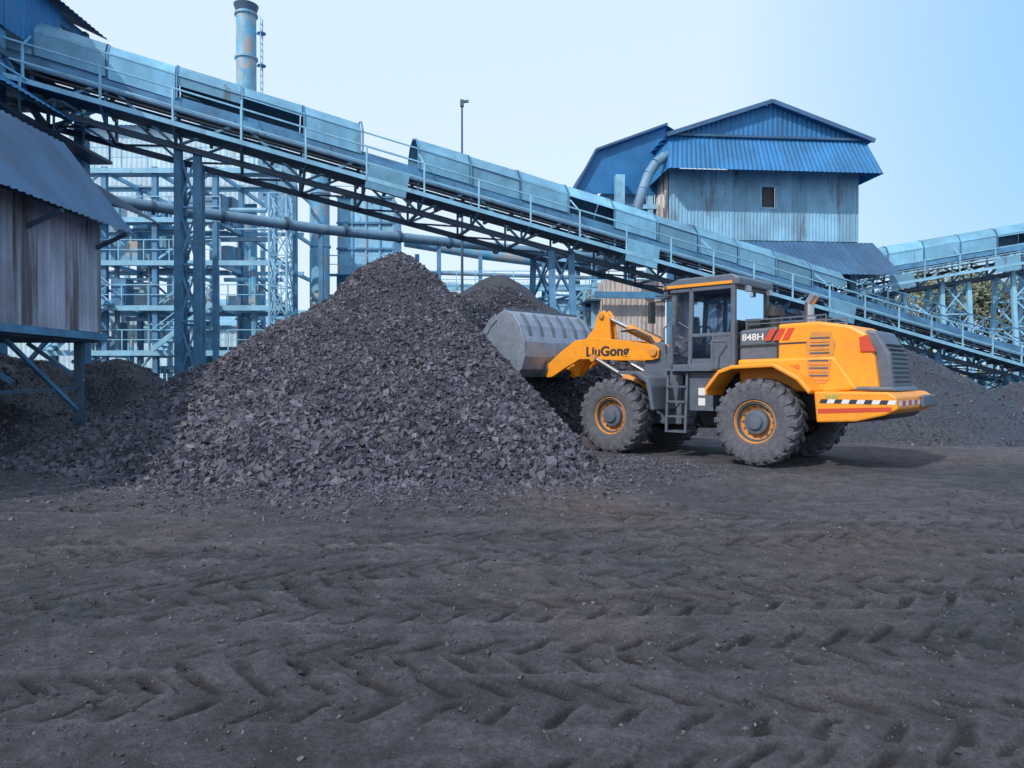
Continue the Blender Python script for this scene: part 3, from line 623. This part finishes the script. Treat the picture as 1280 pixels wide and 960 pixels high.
t.prism([(-1.9,.9),(-1.9,1.35),(1.45,1.35),(1.7,1.0),(1.5,.62),(.5,.6),(-.6,.8)],-.42,.42,'black')
t.prism([(1.75,.62),(1.6,1.0),(1.75,1.4),(2.35,1.55),(3.9,1.2),(3.95,.85),(3.4,.6)],-.4,.4,'grey')
t.cyl((1.62,0,.55),(1.62,0,1.5),.16,'black')
t.build('chassis',L,bev=.02)
t=MB()
for s in (-1,1):
    a,b=(.36*s,.43*s); t.prism([(2.0,1.1),(1.95,1.65),(2.3,2.25),(2.5,2.38),(2.75,2.32),(2.85,2.1),(3.0,1.5),(3.6,1.2),(3.6,.9),(2.2,.9)],min(a,b),max(a,b),'grey')
    t.cyl((2.6,a-.06*s,2.15),(2.6,b+.16*s,2.15),.09,'orange2')
t.prism([(2.1,1.0),(2.1,1.7),(2.5,2.1),(2.8,1.5),(3.3,1.2)],-.36,.36,'grey')
t.build('front_frame',L,bev=.015)
t=MB()
for s in (-1,1):
    y0_,y1_=sorted((.45*s,1.3*s))
    t.prism([(2.32,1.5),(2.28,1.35),(2.2,.95),(2.12,.95),(2.2,1.42),(2.3,1.6),(2.5,1.72),(3.0,1.74),(3.0,1.68),(2.55,1.66)],y0_,y1_,'grey')
t.build('front_fender',L,bev=.01)
t=MB()
bp=[(2.5,2.02),(2.48,2.2),(2.6,2.3),(3.3,2.42),(4.2,2.52),(4.75,2.47),(5.2,2.2),(5.68,1.86),(5.74,1.72),(5.62,1.6),(5.45,1.62),(5.0,1.85),(4.6,2.03),(4.2,2.02),(3.4,1.98),(2.65,1.98)]
for s in (-1,1):
    a,b=sorted((.44*s,.53*s)); t.prism(bp,a,b,'orange')
t.prism([(4.45,2.15),(4.45,2.4),(4.75,2.35),(4.8,2.1)],-.44,.44,'orange')
t.build('boom',L,bev=.012)
t=MB()
for s in (-1,1):
    a,b=sorted((.08*s,.14*s)); t.prism([(4.15,2.1),(4.0,2.45),(4.05,3.0),(4.2,3.18),(4.38,3.1),(4.5,2.75),(4.75,2.5),(5.0,2.1),(5.15,1.75),(5.02,1.62),(4.85,1.8),(4.6,2.1)],a,b,'orange')
t.cyl((4.25,-.2,3.04),(4.25,.2,3.04),.07,'orange2'); t.beam((5.05,0,1.75),(5.72,0,2.05),.12,'orange',.14); t.cyl((4.55,-.44,2.3),(4.55,.44,2.3),.1,'orange2')
t.build('bellcrank',L,bev=.012)
t=MB(); t.cyl((2.75,0,2.35),(3.6,0,2.74),.10,'orange2'); t.cyl((3.6,0,2.74),(4.25,0,3.04),.05,'chrome')
for s in (-1,1):
    t.cyl((2.45,.6*s,1.25),(3.3,.6*s,1.62),.095,'orange2'); t.cyl((3.3,.6*s,1.62),(4.15,.56*s,2.05),.05,'chrome'); t.cyl((4.15,.45*s,2.05),(4.15,.66*s,2.05),.08,'orange2')
for k_ in range(4):
    s=(-.24,-.18,.18,.24)[k_]; t.tube([V((2.6,s,1.9)),V((2.9,s,2.5)),V((3.3,s,2.68)),V((3.7,s*.6,2.66))],.022,'black',6)
t.build('hydraulics',L,smooth=True)
# bucket
t=MB(); shell=[(6.22,3.24),(5.92,3.12),(5.72,2.85),(5.58,2.45),(5.56,2.1),(5.66,1.8),(5.9,1.62),(6.25,1.62),(6.55,1.8),(6.82,2.15),(6.98,2.5)]
n=len(shell)
vs=[];fs=[]
cxb,czb=6.35,2.45
inn=[(x+(cxb-x)*.07,z+(czb-z)*.07) for x,z in shell]
for y in (-1.36,1.36): vs+=[(x,y,z) for x,z in shell]+[(x,y,z) for x,z in inn]
for i in range(n-1):
    fs.append((i,i+1,2*n+i+1,2*n+i)); fs.append((n+i,3*n+i,3*n+i+1,n+i+1))
fs+=[(0,2*n,3*n,n),(n-1,2*n-1,4*n-1,3*n-1)]
t.add(vs,fs,'bucket')
side=shell+[(6.9,2.7),(6.72,2.95),(6.5,3.12)]
for s in (-1,1):
    a,b=sorted((1.33*s,1.385*s)); t.prism(side,a,b,'bucket')
    a,b=sorted((1.385*s,1.41*s)); t.prism([(6.5,3.16),(6.74,3.0),(6.95,2.72),(7.03,2.5),(6.95,2.42),(6.83,2.62),(6.66,2.84),(6.45,3.0)],a,b,'bucket')
t.build('bucket',L,bev=.012)
t=MB()
for i in range(8):
    y=-1.25+i*2.5/7
    t.prism([(6.93,2.38),(7.0,2.4),(7.1,2.72),(6.98,2.6)],y-.06,y+.06,'grey')
for i in range(6):
    y=-1.1+i*2.2/5; t.prism([(5.93,3.16),(5.80,3.02),(5.68,2.82),(5.62,2.6),(5.86,2.95)],y-.05,y+.05,'grey')
for y in (-.56,-.4,.4,.56,-.1,.1): t.prism([(5.6,2.35),(5.56,1.8),(5.68,1.62),(5.85,1.62),(5.7,1.9)],y-.03,y+.03,'grey')
t.beam((6.22,-1.38,3.25),(6.22,1.38,3.25),.1,'grey',.06)
t.build('bucket_teeth',L,bev=.008)
bx=np.random.uniform(5.75,6.8,1500); by=np.random.uniform(-1.3,1.3,1500); bz=np.full(1500,2.45)+.35*(1-((by)/1.4)**2)-.2*np.abs(bx-6.25)+np.random.uniform(-.04,.04,1500)
rocks('bucket_load',np.stack([bx,by,bz],-1),np.random.uniform(.03,.08,1500),M['coalr'],L)
# hood
t=MB()
t.prism([(-.15,1.35),(-.15,2.6),(-.9,2.62),(-1.45,2.52),(-1.72,2.36),(-1.85,1.95),(-1.92,1.4),(-1.5,1.3)],-.66,.66,'orange')
t.prism([(.62,1.42),(.62,2.52),(-.14,2.57),(-.14,1.42)],-.63,.63,'grey')
t.prism([(.55,1.42),(.62,1.95),(-1.2,1.98),(-1.6,1.4),(-1.0,1.32)],-.72,.72,'orange')
t.build('engine_hood',L,bev=.05)
t=MB()
for s in (-1,1):
    t.prism([(-.72,1.95),(-.68,2.2),(-.78,2.44),(-1.12,2.42),(-1.2,2.2),(-1.15,1.95)],*sorted((.664*s,.675*s)),'orange2')
    t.prism([(-.75,1.5),(-.72,1.93),(-1.15,1.93),(-1.12,1.6),(-1.05,1.5)],*sorted((.722*s,.733*s)),'orange2')
    for i in range(12):
        z=1.56+i*.068; lo=z<1.92
        t.prism([(-.76,z),(-.76,z+.022),(-1.10,z+.022),(-1.10,z)],*sorted(((.728 if lo else .67)*s,(.745 if lo else .688)*s)),'dark' if i%2 else 'orange2')
    for i in range(3):
        x=.10-i*.17; t.prism([(x,2.3),(x-.12,2.3),(x-.24,2.52),(x-.12,2.52)],*sorted((.664*s,.67*s)),'red')
    t.prism([(.6,2.2),(.6,2.23),(-.7,2.26),(-.7,2.23)],*sorted((.664*s,.668*s)),'black')
    t.prism([(-.16,1.97),(-.16,2.6),(-.175,2.6),(-.175,1.97)],*sorted((.655*s,.667*s)),'black')
t.build('hood_details',L)
t=MB()
t.prism([(-1.55,1.42),(-1.50,2.3),(-1.7,2.44),(-1.84,2.40),(-2.06,2.0),(-2.12,1.42)],-.56,.56,'grey')
t.build('rear_grille',L,bev=.04); t=MB()
for i in range(9):
    z=1.52+i*.08; x=-2.125+ (z-1.42)*.10 if z<2 else -2.07+(z-2)*.5
    t.box(x-.015,x+.02,-.46,.46,z,z+.03,'black')
for s in (-1,1):
    t.prism([(-1.62,2.05),(-1.6,2.3),(-1.72,2.34),(-1.86,2.05)],*sorted((.6*s,.69*s)),'red')
t.build('grille_slats_and_tail_lights',L,bev=.006)
t=MB()
t.prism([(-1.05,.82),(-1.0,1.36),(-2.2,1.36),(-2.32,1.28),(-2.34,1.08),(-2.15,.98),(-1.7,.86)],-1.15,1.15,'orange')
t.prism([(-1.2,1.38),(-1.25,1.45),(-2.15,1.45),(-2.2,1.37)],-.7,.7,'grey')
t.prism([(-1.3,.98),(-2.2,1.0),(-2.1,.9),(-1.4,.8)],-.9,.9,'black')
t.box(-2.40,-2.34,-1.0,-.2,1.08,1.3,'grey')
t.build('counterweight',L,bev=.05); t=MB()
for i in range(10):
    x0_=-1.1-i*.12; t.prism([(x0_,1.16),(x0_-.03,1.23),(x0_-.15,1.23),(x0_-.12,1.16)],1.152,1.156,'white' if i%2 else 'black')
t.prism([(-1.08,.98),(-1.08,1.06),(-2.25,1.12),(-2.25,1.05)],1.152,1.156,'red')
for i in range(12):
    y=-1.08+i*.18; t.box(-2.348,-2.343,y,y+.18,1.14,1.22,'white' if i%2 else 'red')
t.build('hazard_stripes',L)
t=MB()
for s in (-1,1):
    pts=[(.98,1.32),(.98,1.42),(.72,1.74),(.45,1.83),(-.35,1.86),(-.8,1.62),(-1.02,1.38)]
    pts2=[(x*.96,z-.07) for x,z in pts]
    t.prism(pts+pts2[::-1],*sorted((.6*s,1.33*s)),'orange')
t.build('rear_fender',L,bev=.02)
# cab
t=MB()
X0,X1,Y,Z0,Z1=.68,2.05,.74,1.78,3.42
for s in (-1,1):
    y=Y*s
    t.beam((X0,y,Z0),(X0,y,Z1),.09,'grey'); t.beam((1.62,y,Z0),(1.58,y,Z1),.08,'grey'); t.beam((X1+.05,y*.9,Z0+.1),(X1-.05,y*.92,Z1),.09,'grey')
    t.beam((X0,y,Z1-.04),(X1,y,Z1-.04),.08,'grey'); t.beam((X0,y,2.45),(1.6,y,2.45),.07,'grey'); t.beam((X0,y,Z0+.04),(X1,y,Z0+.04),.1,'grey')
    t.beam((1.1,y+.02*s,Z0),(1.1,y+.02*s,2.45),.05,'grey')
for x in (X0,X1): t.beam((x,-Y,Z1-.04),(x,Y,Z1-.04),.08,'grey'); t.beam((x,-Y,Z0+.04),(x,Y,Z0+.04),.1,'grey')
t.beam((X0,-Y,2.4),(X0,Y,2.4),.07,'grey')
t.box(X0-.02,X0+.04,-Y+.04,Y-.04,Z0,2.4,'grey'); t.box(X0+.05,X1,-Y+.03,Y-.03,Z0-.12,Z0,'grey')
t.build('cab_frame',L,bev=.012)
t=MB(); 
t.prism([(X0-.14,3.4),(X0-.14,3.54),(X0,3.62),(1.85,3.62),(2.2,3.5),(2.22,3.42)],-.8,.8,'grey'); t.build('cab_roof',L,bev=.03)
t=MB()
for s in (-1,1): t.box(X0+.0,2.12,*sorted((.802*s,.815*s)),3.43,3.49,'orange')
t.box(2.2,2.235,-.78,.78,3.42,3.48,'orange'); 
for y in (-.6,-.4,.4,.6): t.box(2.18,2.28,y-.07,y+.07,3.28,3.39,'chrome')
for y in (-.5,.5): t.box(X0-.22,X0-.14,y-.07,y+.07,3.28,3.39,'chrome')
t.cyl((1.2,-.3,3.6),(1.2,-.3,3.76),.06,'orange')
t.build('cab_trim_lights',L,bev=.008)
t=MB()
for s in (-1,1):
    y=Y*s; t.quad((X0,y,2.46),(1.6,y,2.46),(1.57,y,3.38),(X0,y,3.38),'glass'); t.quad((X0+.03,y,Z0+.08),(1.6,y,Z0+.08),(1.6,y,2.42),(X0+.03,y,2.42),'glass'); t.quad((1.62,y,Z0+.1),(X1,y*.92,Z0+.1),(X1-.03,y*.92,3.36),(1.58,y,3.36),'glass')
t.quad((X0,-Y,2.43),(X0,Y,2.43),(X0,Y,3.38),(X0,-Y,3.38),'glass'); t.quad((X1+.04,-.66,Z0+.1),(X1+.04,.66,Z0+.1),(X1-.04,.68,3.36),(X1-.04,-.68,3.36),'glass')
t.build('cab_windows',L)
t=MB()
for s in (-1,1):
    t.box(X0+.05,1.08,*sorted((.75*s,.765*s)),Z0+.08,2.42,'grey'); t.box(1.13,1.57,*sorted((.75*s,.765*s)),Z0+.08,Z0+.2,'grey')
t.prism([(1.0,1.8),(1.0,2.25),(1.1,2.3),(1.5,2.3),(1.55,2.2),(1.5,1.8)],-.25,.25,'black'); t.prism([(.92,2.25),(.85,2.95),(.95,2.97),(1.1,2.3)],-.25,.25,'black')
t.beam((1.95,0,1.8),(1.72,0,2.5),.08,'black'); t.lathe([(.19,0),(.21,.02),(.19,.04),(.17,.02),(.19,0)],(1.72,-.02,2.5),'black',20)
t.box(1.7,1.98,-.6,.6,1.8,2.3,'black')
t.build('cab_interior',L,bev=.02)
t=MB()
for s in (-1,1):
    t.prism([(.98,.95),(.98,1.7),(1.5,1.72),(1.5,.95)],*sorted((.5*s,.98*s)),'grey')
    for z in (.5,.8,1.1,1.4): t.box(1.52,1.95,*sorted((.75*s,1.12*s)),z,z+.035,'grey')
    for x in (1.52,1.95): t.beam((x,1.1*s,.5),(x,1.02*s,1.75),.05,'grey')
    t.box(.95,2.05,*sorted((.7*s,1.15*s)),1.73,1.77,'grey')
    t.tube([V((1.98,1.12*s,1.75)),V((2.0,1.12*s,2.6)),V((2.02,.8*s,2.75))],.02,'grey',8); t.tube([V((.95,1.12*s,1.75)),V((.95,1.12*s,2.3)),V((.8,.85*s,2.3))],.02,'grey',8)
    t.beam((2.05,.75*s,3.2),(2.35,1.05*s,3.15),.03,'black'); t.box(2.30,2.36,*sorted((.95*s,1.15*s)),2.72,3.15,'black')
    t.beam((2.0,.7*s,3.3),(2.35,.85*s,3.3),.03,'black')
t.box(1.15,1.3,.982,.99,1.25,1.4,'white'); t.box(1.15,1.3,.982,.99,1.05,1.2,'white')
t.build('steps_and_handrails',L,bev=.012)
t=MB(); t.cyl((-.55,.15,2.6),(-.55,.15,2.75),.11,'chrome'); t.cyl((-.55,.15,2.75),(-.55,.15,3.02),.085,'chrome'); t.cyl((-.55,.15,3.0),(-.66,.15,3.16),.09,'chrome')
t.cyl((.15,.1,2.56),(.15,.1,2.8),.12,'black'); t.cyl((.15,.1,2.8),(.15,.1,2.95),.19,'black'); t.cyl((.15,.1,2.95),(.15,.1,3.0),.12,'black')
t.rail((.5,.55,2.55),(-1.0,.55,2.58),'grey',.16,.8,.025); t.rail((.5,-.55,2.55),(-1.0,-.55,2.58),'grey',.16,.8,.025)
t.box(.3,.6,-.4,.4,2.52,2.75,'black')
t.build('exhaust_and_intake',L,smooth=True)
def text(name,body,x,y,z,size,k,bold=.0,sx=1):
    cu=bpy.data.curves.new(name,'FONT'); cu.body=body; cu.size=size; cu.extrude=.003; cu.offset=bold; cu.materials.append(M[k])
    ob=bpy.data.objects.new(name,cu); S.collection.objects.link(ob); ob.parent=L
    ob.matrix_local=Matrix(((-sx,0,0,x),(0,0,1,y),(0,1,0,z),(0,0,0,1)))
text('boom_lettering','LiuGong',4.42,.534,2.10,.30,'black',.010,1.15)
text('model_lettering','848H',.56,.636,2.32,.18,'white',.003,1.1)
text('side_lettering','LIUGONG',-.1,.726,1.76,.11,'red',.002)
text('rear_lettering','HI-EV',-1.2,1.153,1.24,.09,'green',.002)
# ------------------------------------------------------------------ light
az=math.atan2(-.64,-.77); el=math.radians(40)
sd=V((math.sin(az)*math.cos(el),math.cos(az)*math.cos(el),math.sin(el)))
su=bpy.data.lights.new('sun','SUN'); su.energy=3.0; su.angle=math.radians(.6); su.color=(1,.92,.83)
so=bpy.data.objects.new('sun',su); S.collection.objects.link(so); so.rotation_euler=sd.to_track_quat('Z','Y').to_euler()
w=bpy.data.worlds.new('World'); S.world=w; w.use_nodes=True; nt=w.node_tree; bg=nt.nodes['Background']
sk=nd(nt,'ShaderNodeTexSky',sky_type='NISHITA'); sk.sun_disc=False; sk.sun_elevation=el; sk.sun_rotation=az; sk.air_density=1.4; sk.dust_density=2.5; sk.ozone_density=2
tcw=nd(nt,'ShaderNodeTexCoord').outputs['Generated']
dp=nd(nt,'ShaderNodeVectorMath',operation='DOT_PRODUCT'); nt.links.new(tcw,dp.inputs[0]); dv=V((.80,.52,.30)).normalized(); dp.inputs[1].default_value=dv
hz=ramp(nt,dp.outputs['Value'],.78,1.0,(8.0,9.7,11.5),(2.1,6.0,10.2))
mxn=mix(nt,.78,sk.outputs[0],hz); nt.links.new(mxn,bg.inputs[0]); bg.inputs[1].default_value=.109
# ------------------------------------------------------------------ camera
c=bpy.data.cameras.new('camera'); c.lens=25.3; c.sensor_width=36; c.clip_end=3000; c.clip_start=.05
co=bpy.data.objects.new('camera',c); S.collection.objects.link(co); co.location=(0,0,1.6); co.rotation_euler=(math.radians(89.5),0,0); S.camera=co
